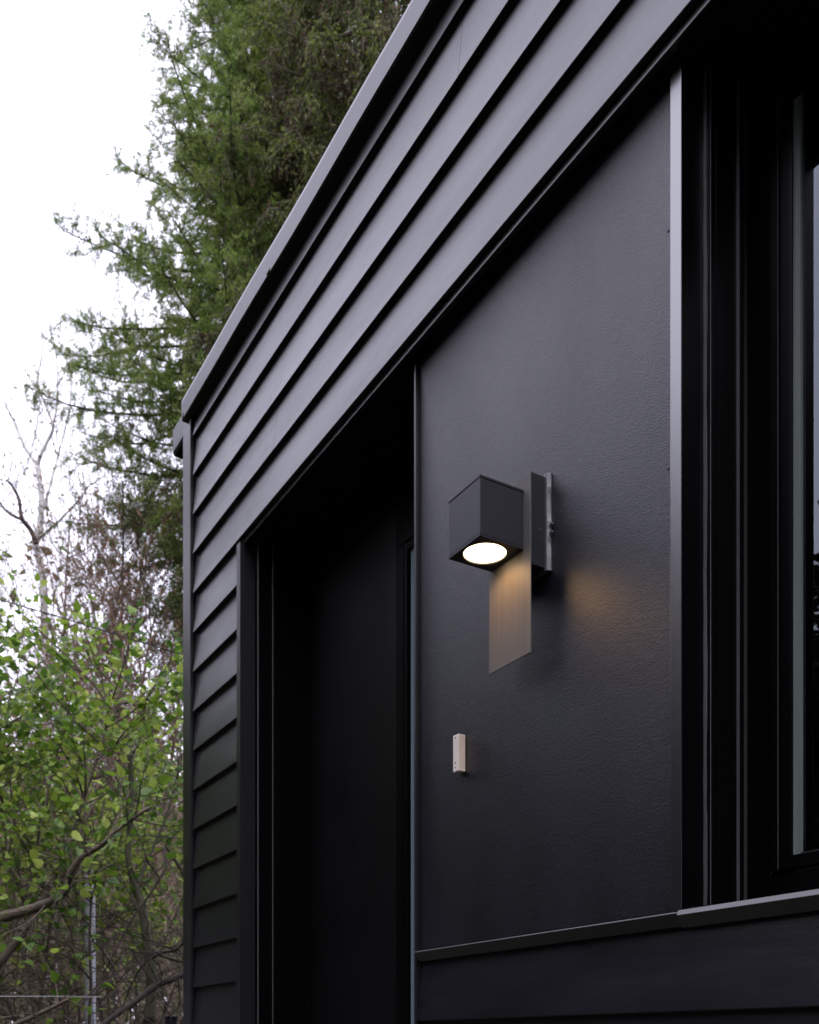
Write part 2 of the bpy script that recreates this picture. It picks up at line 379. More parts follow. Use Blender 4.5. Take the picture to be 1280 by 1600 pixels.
# window
win = empty('window'); win.parent = house; win.location = Vector((-1.25, .17, 1.79)) - house.location
m = MB()
m.box(-1.3005, -1.2735, -.010, -.0075, 1.7895, 3.3338)                      # light face beside the panel
m.build('casing', M['casing'], win, bevel=.0008)
m = MB(); m.box(-1.3003, -1.2737, -.0074, .0118, 1.7895, 3.3337); m.box(-1.2768, -1.2734, .0122, .0495, 1.800, 3.3338); m.box(-1.2765, -1.2575, .050, .062, 1.802, 3.333); m.box(-1.2765, -1.2560, .0625, .117, 1.802, 3.333)
m.box(-1.2765, -1.2500, .1175, .1285, 1.802, 3.333); m.build('reveal', M['blackmetal'], win)
m = MB(); n_ = 40
pr = [(-1.2728 + .0004*math.sin(i*1.9), -1.2672 + .0009*math.sin(i*.7) + .0005*math.sin(i*2.3), 1.802 + 1.53*i/n_) for i in range(n_+1)]
vs = []
for (xa, xb, z) in pr: vs += [(xa, .0465, z), (xb, .0465, z), (xb, .0498, z), (xa, .0498, z)]
m.add(vs, [(0, 1, 2, 3), tuple(4*n_+j for j in (3, 2, 1, 0))] + [(4*i+j, 4*i+4+j, 4*i+4+(j+1) % 4, 4*i+(j+1) % 4) for i in range(n_) for j in range(4)])
m.build('sealant', M['seal'], win)
m = MB(); m.box(-1.2588, -1.2578, .0485, .0499, 1.802, 3.333); m.build('guide_rail', M['seal'], win)
m = MB(); m.box(-1.2562, -1.2528, .1160, .1174, 1.802, 3.333); m.box(-1.2514, -1.2505, .1162, .1174, 1.802, 3.333); m.build('stop_strip', M['seal'], win)
m = MB(); m.box(-1.2207, -1.2198, .1672, .1684, 1.863, 3.289); m.build('frame_edge_highlight', M['edge'], win)  # frame bevel highlight drawn as a paler strip
m = MB(); m.box(-1.1992, -1.1984, .1590, .1599, 1.866, 3.286); m.build('sash_edge_highlight', M['edge'], win)  # thin pale strip in place of the sash bevel's highlight
m = MB(); m.box(-1.1722, -1.1575, .1690, .1757, 1.8905, 3.2575); m.box(-1.1722, -1.1708, .1675, .1689, 1.8905, 3.2575); m.build('glazing_strip', M['bead'], win)
m = MB()
m.box(-1.2765, -1.2195, .1685, .25, 1.802, 3.333); m.box(.54, .60, .1685, .25, 1.802, 3.333)
m.box(-1.2193, .5398, .169, .2495, 1.802, 1.862); m.box(-1.2193, .5398, .169, .2495, 3.290, 3.333)
m.build('outer_frame', M['blackmetal'], win, bevel=.0015)
m = MB()
for (a, b_, c, d, y) in [(-1.2165, -1.198, 1.865, 3.287, .160), (-1.198, -1.1725, 1.8652, 3.2868, .1635)]:
    m.box(a, b_-.0003, y, .235, c, d)
m.box(-1.1788, .54, .1665, .2345, 1.866, 1.890); m.box(-1.1788, .54, .1665, .2345, 3.258, 3.286)
m.build('sash', M['blackmetal'], win, bevel=.0012)
m = MB(); m.box(-1.1574, .535, .170, .1755, 1.8905, 1.8925); m.build('gasket', M['gasket'], win)
m = MB(); m.box(-1.1772, -1.163, .1802, .194, 1.893, 3.257); m.box(-1.1628, .535, .1805, .194, 3.245, 3.2568); m.build('spacer', M['spacer'], win)
m = MB(); m.box(-1.1787, .5395, .176, .180, 1.8902, 3.2578); m.build('pane', M['glass'], win)

# nails and flecks on the panel
for (x, z) in [(-2.172, 3.05), (-2.172, 2.60), (-2.172, 2.05), (-1.315, 3.05), (-1.315, 2.61), (-1.315, 2.15)]:
    nails = MB(); cyl(nails, (x, .0004, z), (0, -1, 0), .0024, .0014, 10); nails.build('nail_head', M['gasket'], house)

# ------------------------------------------------------------------ wall lamp
lamp = empty('wall_lamp', (-1.73, 0, 2.56), 'lit cube shaped wall lamp with a tall flat back plate on the smooth panel', 'wall lamp')
BX0, BX1, BY0, BY1, BZ0, BZ1 = -1.795, -1.677, -.170, -.0565, 2.6025, 2.729
m = MB()
m.box(BX0, BX1, BY0, BY1, BZ0+.004, BZ1-.006)
box = m.build('lamp_box', M['lampbox'], lamp, bevel=.0012)
m = MB(); m.box(BX0-.0008, BX1+.0008, BY0-.0008, BY1, BZ1-.0055, BZ1); m.build('lid', M['lampbox'], box, bevel=.0008)
# bottom ring plate with a round opening
cx, cy = (BX0+BX1)/2, (BY0+BY1)/2 - .002; R_ = .047
m = MB(); K = 48; vs = []
for zz in (BZ0-.0005, BZ0+.0038):
    for i in range(K):
        a = 2*math.pi*i/K; vs.append((cx+R_*math.cos(a), cy+R_*math.sin(a), zz))
    for i in range(K):
        a = 2*math.pi*i/K; c, s_ = math.cos(a), math.sin(a); q = 1/max(abs(c), abs(s_))
        hx, hy = (BX1-BX0)/2, (BY1-BY0)/2
        vs.append(((BX0+BX1)/2+hx*c*q, (BY0+BY1)/2+hy*s_*q, zz))
fs = []
for i in range(K):
    j = (i+1) % K
    fs += [(i, K+i, K+j, j), (2*K+i, 2*K+j, 3*K+j, 3*K+i), (i, j, 2*K+j, 2*K+i), (K+i, 3*K+i, 3*K+j, K+j)]
m.add(vs, fs); m.build('bottom_ring', M['lampbox'], box)
m = MB(); vs = [(cx+(R_-.0006)*r_*math.cos(2*math.pi*i/40), cy+(R_-.0006)*r_*math.sin(2*math.pi*i/40), BZ0+.0022-.0035*(1-r_*r_)) for r_ in (1, .7, .35) for i in range(40)] + [(cx, cy, BZ0-.0013)]
fs = [(r*40+i, (r+1)*40+i, (r+1)*40+(i+1) % 40, r*40+(i+1) % 40) for r in (0, 1) for i in range(40)] + [(80+i, 120, 80+(i+1) % 40) for i in range(40)]
m.add(vs, fs); m.build('lens', M['lens'], lamp, smooth=True)
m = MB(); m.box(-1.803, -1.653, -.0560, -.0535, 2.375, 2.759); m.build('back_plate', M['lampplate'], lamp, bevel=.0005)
m = MB(); m.box(-1.797, -1.660, -.0533, -.012, 2.566, 2.762); mnt = m.build('wall_mount', M['mount'], lamp, bevel=.001)
m = MB()
pts = []
n_ = 14
for i in range(n_+1):
    z = 2.560 + .208*i/n_; wv = .0009*math.sin(i*1.1)+.0005*math.sin(i*2.7+1)
    pts.append((z, wv))
vs = []
for z, wv in pts:
    vs += [(-1.800, -.0115, z), (-1.6545+wv*.6, -.0115, z), (-1.651+wv, -.0035, z), (-1.651+wv, -.0004, z), (-1.800, -.0004, z)]
fs = [(0,1,2,3,4), tuple(n_*5+j for j in range(5))[::-1]]
for i in range(n_):
    for j in range(5): a = i*5+j; b_ = i*5+(j+1) % 5; fs.append((a, a+5, b_+5, b_))
m.add(vs, fs); m.build('flange', M['mountedge'], mnt)
for z in (2.657, 2.640):
    m = MB(); cyl(m, (-1.6505, -.0045, z), (1, -.1, 0), .0024, .0075, 10); m.build('screw', M['screw'], mnt)
m = MB(); cyl(m, (-1.6602, -.026, 2.645), (1, 0, 0), .003, .0012, 12); m.build('cable_entry', M['hole'], mnt)
ld = bpy.data.lights.new('lamp_light', 'AREA'); ld.shape = 'DISK'; ld.size = .07; ld.energy = .15; ld.color = (1, .55, .25); ld.spread = math.radians(145)
lo = bpy.data.objects.new('lamp_light', ld); COL.objects.link(lo); lo.parent = lamp; lo.location = Vector((cx, cy, BZ0-.004)) - lamp.location

# ------------------------------------------------------------------ door bell
bell = empty('doorbell', (-1.99, 0, 2.206), 'small cream bell push mounted on the dark panel beneath the lamp', 'doorbell')
m = MB(); m.box(-2.002, -1.978, -.0214, -.0003, 2.206, 2.296); body = m.build('body', M['cream'], bell, bevel=.0018)
for (z, r_) in ((2.289, .0021), (2.2275, .0024), (2.2165, .0019)):
    m = MB(); cyl(m, (-1.9905, -.0212, z), (0, -1, 0), r_, .0006, 12); m.build('screw', M['hole'], bell)

# small dry twigs caught on the roof edge
m = MB(); c = Vector((-2.95, -.106, 4.02)); m.tube([c+Vector((-.012, 0, .008)), c, c+Vector((.010, -.002, -.004)), c+Vector((.020, 0, .006))], [.001, .003, .0035, .001], 5)
m.tube([c, c+Vector((0, -.003, -.014))], [.002, .001], 4)
tag(m.build('dry_twig', M['darkbark']), 'tiny dark dry twig caught under the roof edge above the top boards', 'twig')
m = MB(); c = Vector((-3.80, -.106, 4.022)); m.tube([c+Vector((-.014, 0, .004)), c, c+Vector((.012, 0, -.006))], [.001, .004, .001], 5); m.tube([c, c+Vector((.004, -.003, .016))], [.003, .001], 4)
tag(m.build('dry_twig', M['darkbark']), 'tiny dark dry twig at the far corner of the roof edge', 'twig')

# ------------------------------------------------------------------ vegetation engine
def scatter(name, mat_, parent, pos, dirs, size, tmpl, faces, spin=True):
    """one mesh of many small leaves; tmpl is an (k,3) leaf along +Y with Z up"""
    pos = np.asarray(pos, float); n = len(pos); d = np.asarray(dirs, float)
    d /= np.linalg.norm(d, axis=1)[:, None] + 1e-9
    r = NP.normal(size=(n, 3)); x = np.cross(d, r); x /= np.linalg.norm(x, axis=1)[:, None] + 1e-9; z = np.cross(x, d)
    size = np.asarray(size, float).reshape(n, 1) if np.ndim(size) else np.full((n, 1), size)
    T = np.asarray(tmpl, float); k = len(T)
    V = (T[None, :, 0, None]*x[:, None, :] + T[None, :, 1, None]*d[:, None, :] + T[None, :, 2, None]*z[:, None, :])*size[:, :, None] + pos[:, None, :]
    V = V.reshape(-1, 3)
    me = bpy.data.meshes.new(name); me.vertices.add(len(V)); me.vertices.foreach_set('co', V.ravel().astype(np.float32))
    fl = [len(f) for f in faces]; li = np.concatenate([np.array(f) for f in faces])
    L = (li[None, :] + (np.arange(n)*k)[:, None]).ravel()
    me.loops.add(len(L)); me.loops.foreach_set('vertex_index', L.astype(np.int32))
    tot = np.tile(fl, n); st = np.concatenate([[0], np.cumsum(tot)[:-1]])
    me.polygons.add(len(tot)); me.polygons.foreach_set('loop_start', st.astype(np.int32)); me.polygons.foreach_set('loop_total', tot.astype(np.int32))
    me.update(calc_edges=True); me.validate()
    return link(name, me, mat_, parent)

def rosette(k, w_, up=.5, seed=3):
    rr = random.Random(seed); T = [(0, 0, 0)]; Fs = []
    for i in range(k):
        a = 2*math.pi*i/k + rr.uniform(-.4, .4); l = rr.uniform(.75, 1.15)
        d = Vector((math.cos(a), up*rr.uniform(.3, 1.6), math.sin(a))).normalized()*l
        s_ = d.cross(Vector((rr.uniform(-1, 1), rr.uniform(-1, 1), rr.uniform(-1, 1)))).normalized()*w_
        b = len(T); T += [tuple(d*.5+s_), tuple(d), tuple(d*.5-s_)]; Fs.append((0, b, b+1, b+2))
    return T, Fs
TUFT = rosette(8, .075, .6)
SPRAY = ([(0, 0, 0), (.16, .3, .05), (.20, .7, .0), (0, 1.05, -.04), (-.18, .65, .0), (-.15, .3, .05), (.0, .5, .09)],
         [(0, 1, 6, 5), (1, 2, 6), (2, 3, 6), (3, 4, 6), (4, 5, 6)])
LEAF = ([(0, 0, 0), (.30, .16, .06), (.40, .42, .09), (.24, .78, .05), (0, 1.12, -.10), (-.24, .78, .05), (-.40, .42, .09), (-.30, .16, .06), (0, .45, 0), (0, .8, -.03)],
        [(0, 1, 2, 8), (8, 2, 3, 9), (9, 3, 4), (0, 8, 6, 7), (8, 9, 5, 6), (9, 4, 5)])
BUD = ([(0, 0, 0), (.28, .5, .1), (0, 1.1, 0), (-.28, .5, .1)], [(0, 1, 2), (0, 2, 3)])

def curve(p, d, L, n, rng, wob=.15, trop=(0, 0, 0)):
    pts = [Vector(p)]; d = Vector(d).normalized(); tr = Vector(trop)
    for i in range(n):
        d = (d + Vector((rng.gauss(0, wob), rng.gauss(0, wob), rng.gauss(0, wob))) + tr).normalized()
        pts.append(pts[-1] + d*(L/n))
    return pts
def along(pts, f):
    f = max(0, min(.9999, f))*(len(pts)-1); i = int(f); return pts[i].lerp(pts[i+1], f-i), (pts[i+1]-pts[i]).normalized()

def branchy(mb, p, d, L, r, depth, rng, nodes, spread=.75, trop=(0, 0, .05), kids=(4, 6), wob=.12, k=5, shrink=.55, minr=.0015):
    n = 6 if depth > 1 else 4
    pts = curve(p, d, L, n, rng, wob, trop)
    rad = [max(minr, r*(1-.75*i/n)) for i in range(n+1)]
    mb.tube(pts, rad, k if depth > 1 else 3, cap=False)
    if depth <= 1:
        for i in range(1, n+1): nodes.append((pts[i], (pts[i]-pts[i-1]).normalized()))
    if depth > 0:
        for j in range(rng.randint(*kids)):
            f = rng.uniform(.25, 1); q, dd = along(pts, f)
            s_ = Vector((rng.gauss(0, 1), rng.gauss(0, 1), rng.gauss(0, 1))); s_ = (s_ - dd*s_.dot(dd)).normalized()
            branchy(mb, q, dd + s_*spread*rng.uniform(.6, 1.3), L*shrink*rng.uniform(.7, 1.25), max(minr, r*(1-.7*f)*.6), depth-1, rng, nodes, spread, trop, kids, wob, k, shrink, minr)

# --- larch: tall open conifer behind the far corner
def larch(base, H, label, seed, env, lowz):
    rng = random.Random(seed)
    t = empty('larch_tree', base, label, 'tree')
    tr = MB(); b = Vector(base)
    pts = [b + Vector((.10*math.sin(i*.9), .10*math.cos(i*.7), H*i/14)) for i in range(15)]
    tr.tube(pts, [.20*(1-.93*i/14)+.01 for i in range(15)], 9)
    tp, td, ts = [], [], []
    z = lowz; az = .3
    while z < H-.3:
        az += 2.39996 + rng.gauss(0, .25)
        L = env(z)*rng.uniform(.72, 1.04)
        p, _ = along(pts, z/H)
        up = rng.uniform(.0, .38)
        d = Vector((math.cos(az), math.sin(az), up))
        n = 12; q = [p]; dd = d.normalized()
        for i in range(n):
            dd = (dd + Vector((rng.gauss(0, .07), rng.gauss(0, .07), rng.gauss(0, .05) + (-.09 if i < 6 else .10)))).normalized(); q.append(q[-1] + dd*(L*1.05/n))
        tr.tube(q, [.020*(1-.88*i/n)*(.6+L/4)+.002 for i in range(n+1)], 5, cap=False)
        nt_ = int(L*25)
        for j in range(nt_):
            f = .12 + .88*(j+rng.random())/nt_; c, cd = along(q, f)
            s_ = Vector((rng.gauss(0, 1), rng.gauss(0, 1), rng.gauss(-.10, .55))); s_ = (s_ - cd*s_.dot(cd)).normalized()
            l = rng.uniform(.18, .62)*(1.1-.45*f)
            tw = curve(c, cd*.5 + s_, l, 6, rng, .20, (0, 0, -.06+.13*rng.random()))
            tr.tube(tw, [.0045, .004, .0035, .003, .0025, .002, .0015], 3, cap=False)
            nn = int(l*37)
            for h in range(nn):
                e, ed = along(tw, (h+rng.random())/nn)
                o = Vector((rng.gauss(0, .010), rng.gauss(0, .010), rng.gauss(0, .010)))
                tp.append(e+o); td.append(ed+Vector((rng.gauss(0, .5), rng.gauss(0, .5), rng.gauss(.2, .5)))); ts.append(rng.uniform(.030, .060))
            if rng.random() < .75:
                e, ed = along(tw, rng.uniform(.2, .8)); l2 = l*.6
                t2 = curve(e, ed + Vector((rng.gauss(0, .8), rng.gauss(0, .8), rng.gauss(-.1, .6))), l2, 4, rng, .2)
                tr.tube(t2, .0022, 3, cap=False)
                nn = int(l2*37)
                for h in range(nn):
                    e, ed = along(t2, (h+rng.random())/nn); tp.append(e); td.append(ed+Vector((rng.gauss(0, .5), rng.gauss(0, .5), rng.gauss(.2, .5)))); ts.append(rng.uniform(.030, .060))
        z += rng.uniform(.016, .056)
    tr.build('trunk', M['darkbark'], t, smooth=True)
    print('larch', len(tp))
    scatter('crown', M['larch'], t, tp, td, ts, *TUFT)
    return t
def env_l(z):
    z -= 0
    K_ = [(5.5, .6), (6.0, .9), (6.8, 1.6), (7.6, 1.95), (8.06, 2.35), (8.7, 2.6), (9.7, 2.75), (10.3, 2.9), (11.1, 2.25), (11.9, 1.65), (13.4, 1.4), (17, .7), (19, .2)]
    for (a, A), (b, B) in zip(K_, K_[1:]):
        if a <= z <= b: return A + (B-A)*(z-a)/(b-a)
    return .2
pl = P(425, 1629, 12.0)
larch((pl.x, pl.y, 0), 18.5, 'tall airy larch with fresh green needles rising behind the far corner of the house', 5, env_l, 6.0)

# --- dark conifer with hanging sprays
def cypress(base, H, Rm, label, seed, lowz):
    rng = random.Random(seed); t = empty('dark_conifer', base, label, 'tree')
    tr = MB(); b = Vector(base); pts = [b + Vector((.05*math.sin(i), .05*math.cos(i*1.3), H*i/12)) for i in range(13)]
    tr.tube(pts, [.19*(1-.9*i/12)+.01 for i in range(13)], 9)
    tp, td, ts = [], [], []
    z = lowz
    while z < H-.2:
        f = (z-lowz)/(H-lowz); env = Rm*(min(1, .45+f*5) if f < .12 else 1-.55*(f-.12))
        az = rng.uniform(0, 2*math.pi); L = env*rng.uniform(.6, 1.15); p, _ = along(pts, z/H)
        q = curve(p, (math.cos(az), math.sin(az), .35), L, 9, rng, .09, (0, 0, -.06))
        tr.tube(q, [.022*(1-.85*i/9)+.002 for i in range(10)], 4, cap=False)
        for j in range(int(L*26)):
            c, cd = along(q, rng.uniform(.3, 1)); 
            s_ = Vector((rng.gauss(0, .55), rng.gauss(0, .55), -.25)); l = rng.uniform(.2, .5)
            tw = curve(c, s_ + cd*.6, l, 5, rng, .13, (0, 0, -.28))
            tr.tube(tw, .0028, 3, cap=False)
            for h in range(int(l*62)):
                e, ed = along(tw, rng.random()); tp.append(e + Vector((rng.gauss(0, .022), rng.gauss(0, .022), rng.gauss(0, .02))))
                td.append(ed*.7 + Vector((rng.gauss(0, .45), rng.gauss(0, .45), -.35+rng.gauss(0, .3)))); ts.append(rng.uniform(.030, .062))
        z += rng.uniform(.016, .05)
    tr.build('trunk', M['bark'], t, smooth=True)
    print('cyp', len(tp))
    scatter('crown', M['cypress'], t, tp, td, ts, *SPRAY)
    return t
pc = P(560, 1629, 10.2)
cypress((pc.x, pc.y, 0), 14.0, 1.55, 'dense dark olive conifer with hanging sprays above the sloping roof edge', 9, 7.6)

# --- lilac thicket in front
def lilac(base, H, R_, label, seed, nst, skip=0.0):
    rng = random.Random(seed); t = empty('lilac_bush', base, label, 'bush'); tr = MB(); nodes = []; b = Vector(base)
    for i in range(nst):
        az = 2*math.pi*(i+rng.random())/nst; tilt = rng.uniform(.05, .42)
        L = H*rng.uniform(.72, 1.0)
        pts = curve(b + Vector((math.cos(az)*.2, math.sin(az)*.2, 0)), (math.cos(az)*tilt, math.sin(az)*tilt, 1), L, 12, rng, .07, (0, 0, .03))
        tr.tube(pts, [.015*(1-.8*k/12)+.003 for k in range(13)], 6, cap=False)
        for j in range(25):
            f = rng.uniform(.38, 1); c, cd = along(pts, f)
            s_ = Vector((rng.gauss(0, 1), rng.gauss(0, 1), rng.gauss(.2, .4))); s_ = (s_ - cd*s_.dot(cd)).normalized()
            branchy(tr, c, cd*.5+s_, rng.uniform(.35, .85)*R_*.62, .0085, 1, rng, nodes, .8, (0, 0, .04), (3, 6), .13, 4, .55, .0018)
    tp, td, ts = [], [], []
    for (p, d) in nodes:
        if rng.random() < skip or p.z < 2.7 + rng.gauss(0, .35): continue
        for s_ in range(3 if rng.random() < .75 else 2):
            o = Vector((rng.gauss(0, 1), rng.gauss(0, 1), rng.gauss(.15, .5)))
            tp.append(p + o*.012); td.append(o + d*.5 + Vector((0, 0, -.25))); ts.append(.018 + .046*rng.random()**1.3)
    tr.build('stems', M['bark'], t, smooth=True)
    print('lilac leaves', len(tp))
    scatter('leaves', M['lilac'], t, tp, td, ts, *LEAF)
    return t
for (px, tt, H, R_, lab, sd_, ns, sk) in [
    (20, 6.3, 4.35, 1.5, 'broad green lilac bush with fresh heart shaped leaves at the left edge', 21, 9, .0),
    (150, 6.6, 4.1, 1.4, 'green leafed lilac bush in the middle of the garden thicket', 22, 8, .10),
    (262, 6.9, 4.0, 1.2, 'lighter green lilac bush right against the corner of the black house', 23, 8, .16)]:
    q = P(px, 1629, tt); lilac((q.x, q.y, 0), H, R_, lab, sd_, ns, sk)

# --- gnarled fruit tree: limbs crossing the lower left
def limb(mb, path, t0, t1, r0, r1, k=7):
    n = len(path); pts = [P(x, y, t0 + (t1-t0)*i/(n-1)) for i, (x, y) in enumerate(path)]
    sm = []
    for i in range(n-1):
        p0, p1, p2, p3 = pts[max(i-1, 0)], pts[i], pts[i+1], pts[min(i+2, n-1)]
        for s_ in range(4):
            u = s_/4; sm.append(.5*((2*p1)+(p2-p0)*u+(2*p0-5*p1+4*p2-p3)*u*u+(3*p1-p0-3*p2+p3)*u**3))
    sm.append(pts[-1]); m_ = len(sm)
    mb.tube(sm, [(r0+(r1-r0)*i/(m_-1))*(1+.08*math.sin(i*2.3)) for i in range(m_)], k); return sm
rng = random.Random(31)
q = P(-120, 1629, 5.4)
ft = empty('fruit_tree', (q.x, q.y, 0), 'gnarled brown tree with crooked limbs crossing below the lilac leaves', 'tree')
tr = MB(); nodes = []
tr.tube([(q.x, q.y, -.05), (q.x+.05, q.y, .8), (q.x, q.y+.03, 1.7), P(-90, 1500, 5.4)], [.10, .08, .06, .05], 9)
A_ = limb(tr, [(-90, 1500), (-40, 1450), (0, 1435), (45, 1422), (79, 1409), (103, 1390), (109, 1367), (127, 1341), (161, 1319), (180, 1300), (232, 1262)], 5.4, 5.0, .036, .008)
B_ = limb(tr, [(-90, 1560), (-30, 1530), (0, 1502), (22, 1476), (49, 1439), (82, 1375), (97, 1349), (116, 1322), (150, 1250)], 5.45, 5.6, .032, .007)
C_ = limb(tr, [(-60, 1640), (0, 1612), (60, 1585), (110, 1560)], 5.3, 5.1, .020, .008)
for sm, n_ in ((A_, 34), (B_, 22), (C_, 10)):
    for j in range(n_):
        c, cd = along(sm, rng.uniform(.25, 1)); s_ = Vector((rng.gauss(0, 1), rng.gauss(0, 1), rng.gauss(.1, .8)))
        branchy(tr, c, s_, rng.uniform(.2, .6), .005, 1, rng, nodes, .7, (0, 0, .02), (2, 4), .16, 4,   .55, .0011)
tr.build('trunk', M['bark'], ft, smooth=True)
nd = [n_ for n_ in nodes if rng.random() < .30]
scatter('leaves', M['lilac'], ft, [n_[0] for n_ in nd], [n_[1]+Vector((rng.gauss(0, .6), rng.gauss(0, .6), rng.gauss(0, .4))) for n_ in nd], [rng.uniform(.035, .07) for _ in nd], *LEAF)

q = P(330, 1629, 5.6)
sb = empty('bare_tree', (q.x, q.y, 0), 'leafless brown tree reaching a bent limb low from behind the house corner', 'tree', 'bare trees in the thicket')
tr = MB(); nodes = []
tr.tube([(q.x, q.y, -.05), (q.x, q.y+.05, .7), P(330, 1560, 5.6), P(325, 1400, 5.6), P(335, 1200, 5.7)], [.08, .065, .05, .035, .02], 8)
A_ = limb(tr, [(330, 1500), (289, 1521), (244, 1540), (210, 1566), (161, 1600), (120, 1640)], 5.6, 5.1, .026, .010)
B_ = limb(tr, [(330, 1440), (262, 1326), (259, 1356), (232, 1401), (210, 1431), (180, 1487), (150, 1544)], 5.6, 5.3, .011, .0035, 5)
C_ = limb(tr, [(325, 1380), (285, 1475), (250, 1490), (215, 1520), (185, 1590)], 5.6, 5.9, .013, .004, 5)
for sm, n_ in ((A_, 24), (B_, 14), (C_, 16)):
    for j in range(n_):
        c, cd = along(sm, rng.uniform(.1, 1)); s_ = Vector((rng.gauss(0, 1), rng.gauss(0, 1), rng.gauss(.1, .8)))
        branchy(tr, c, s_, rng.uniform(.25, .7), .0045, 1, rng, nodes, .7, (0, 0, .02), (2, 4), .14, 4, .55, .0011)
tr.build('trunk', M['darkbark'], sb, smooth=True)

# --- birch
rng = random.Random(41)
q = P(74, 1629, 14)
bt = empty('birch_tree', (q.x, q.y, gh(q.x, q.y)), 'slender white barked birch with bare forked branches against the pale sky', 'tree')
tr = MB(); dk = MB(); nodes = []
base = P(78, 1629, 14); base.z = gh(base.x, base.y)-.05
lp = P(70, 1000, 14)
tr.tube([base, base.lerp(lp, .33)+Vector((.05, .03, 0)), base.lerp(lp, .66)+Vector((-.03, .04, 0)), lp], [.11, .095, .075, .055], 9)
T_ = limb(tr, [(70, 1000), (67, 903), (56, 853), (60, 830), (65, 800), (64, 765), (59, 728)], 14, 14, .055, .038, 8)
L1 = limb(tr, [(59, 728), (37, 694), (16, 647), (3, 619), (-8, 560)], 14, 14.6, .028, .008, 6)
L2 = limb(tr, [(59, 728), (62, 715), (75, 687), (83, 666), (72, 634), (59, 603), (62, 572), (67, 535), (60, 500)], 14, 13.6, .030, .004, 6)
L3 = limb(tr, [(82, 668), (88, 640), (90, 594), (89, 550), (96, 500)], 13.8, 13.5, .016, .003, 5)
L4 = limb(tr, [(66, 805), (72, 781), (87, 725), (100, 675), (109, 637), (112, 590)], 14, 14.5, .022, .004, 5)
L5 = limb(tr, [(57, 845), (94, 812), (125, 778), (140, 758), (160, 748)], 14, 13.4, .020, .005, 5)
D1 = limb(dk, [(57, 850), (48, 828), (34, 809), (30, 781), (19, 759), (10, 750)], 13.9, 13.5, .040, .014, 6)
D2 = limb(dk, [(36, 812), (18, 804), (3, 790), (-8, 768)], 13.8, 14.2, .026, .012, 6)
for sm, n_ in ((L1, 12), (L2, 16), (L3, 9), (L4, 12), (L5, 14), (T_, 8), (D1, 4)):
    for j in range(n_):
        c, cd = along(sm, rng.uniform(.2, 1)); s_ = Vector((rng.gauss(0, .7), rng.gauss(0, .7), rng.gauss(.5, .4)))
        branchy(tr, c, s_+cd*.5, rng.uniform(.4, 1.2), .0065, 1, rng, nodes, .6, (0, 0, .06), (2, 4), .10, 4, .55, .0022)
tr.build('trunk', M['birch'], bt, smooth=True)
dk.build('dead_limb', M['darkbark'], bt, smooth=True)
nd = [n_ for n_ in nodes if rng.random() < .35]
scatter('leaves', M['catkin'], bt, [n_[0] for n_ in nd], [n_[1]+Vector((rng.gauss(0, .6), rng.gauss(0, .6), rng.gauss(-.4, .4))) for n_ in nd], [rng.uniform(.02, .04) for _ in nd], *BUD)

# --- bare brown trees with rusty buds
def bare(base, H, label, seed, mt='twig', buds=.5, nl=16, name='bare_tree', grp='bare trees in the thicket', spread=.6, rt=.05, lean=(0, 0)):
    rng = random.Random(seed); t = empty(name, base, label, 'tree', grp); tr = MB(); nodes = []; b = Vector(base)
    pts = curve(b, (lean[0], lean[1], 1), H, 12, rng, .05, (0, 0, .03)); tr.tube(pts, [rt*(1-.9*i/12)+.003 for i in range(13)], 7, cap=False)
    for j in range(nl):
        f = rng.uniform(.22, .98)**.8; c, cd = along(pts, f)
        az = rng.uniform(0, 6.283); s_ = Vector((math.cos(az), math.sin(az), rng.uniform(.5, 1.4)))
        branchy(tr, c, s_, H*rng.uniform(.16, .32)*(1.15-.6*f), rt*.32*(1.1-.7*f), 2, rng, nodes, spread, (0, 0, .07), (4, 7), .10, 4, .55, .0026)
    tr.build('trunk', M[mt], t, smooth=True)
    nd = [n_ for n_ in nodes if rng.random() < buds]
    if nd: scatter('crown', M['bud'], t, [n_[0] for n_ in nd], [n_[1]+Vector((rng.gauss(0, .6), rng.gauss(0, .6), rng.gauss(0, .5))) for n_ in nd], [rng.uniform(.02, .055) for _ in nd], *BUD)
    return t
for (px, tt, top, lab, sd_, mt, bd, nl) in [
    (175, 11.5, 905, 'thin bare tree with rusty buds just right of the birch', 51, 'twig', .8, 38),
    (235, 12.5, 880, 'bare tree dotted with orange brown buds halfway to the house corner', 52, 'twig', 1, 38),
    (285, 11.5, 930, 'rusty budded bare tree brushing the house corner', 53, 'twig', 1, 38),
    (110, 12.5, 840, 'twiggy grey brown tree directly behind the birch trunk', 54, 'twig', .6, 46),
    (28, 12.5, 780, 'bare brown tree left of the birch trunk', 55, 'twig', .6, 42),
    (-40, 13, 720, 'bare brown tree at the left edge of the view behind the lilac', 56, 'twig', .5, 26),
    (160, 11.8, 760, 'slim sparse tree with arching dark twigs between birch and larch', 57, 'darkbark', .1, 7)]:
    q = P(px, 1629, tt); z0 = gh(q.x, q.y); bare((q.x, q.y, z0), EYE + (1629-top)/F*tt - z0, lab, sd_, mt, bd, nl)
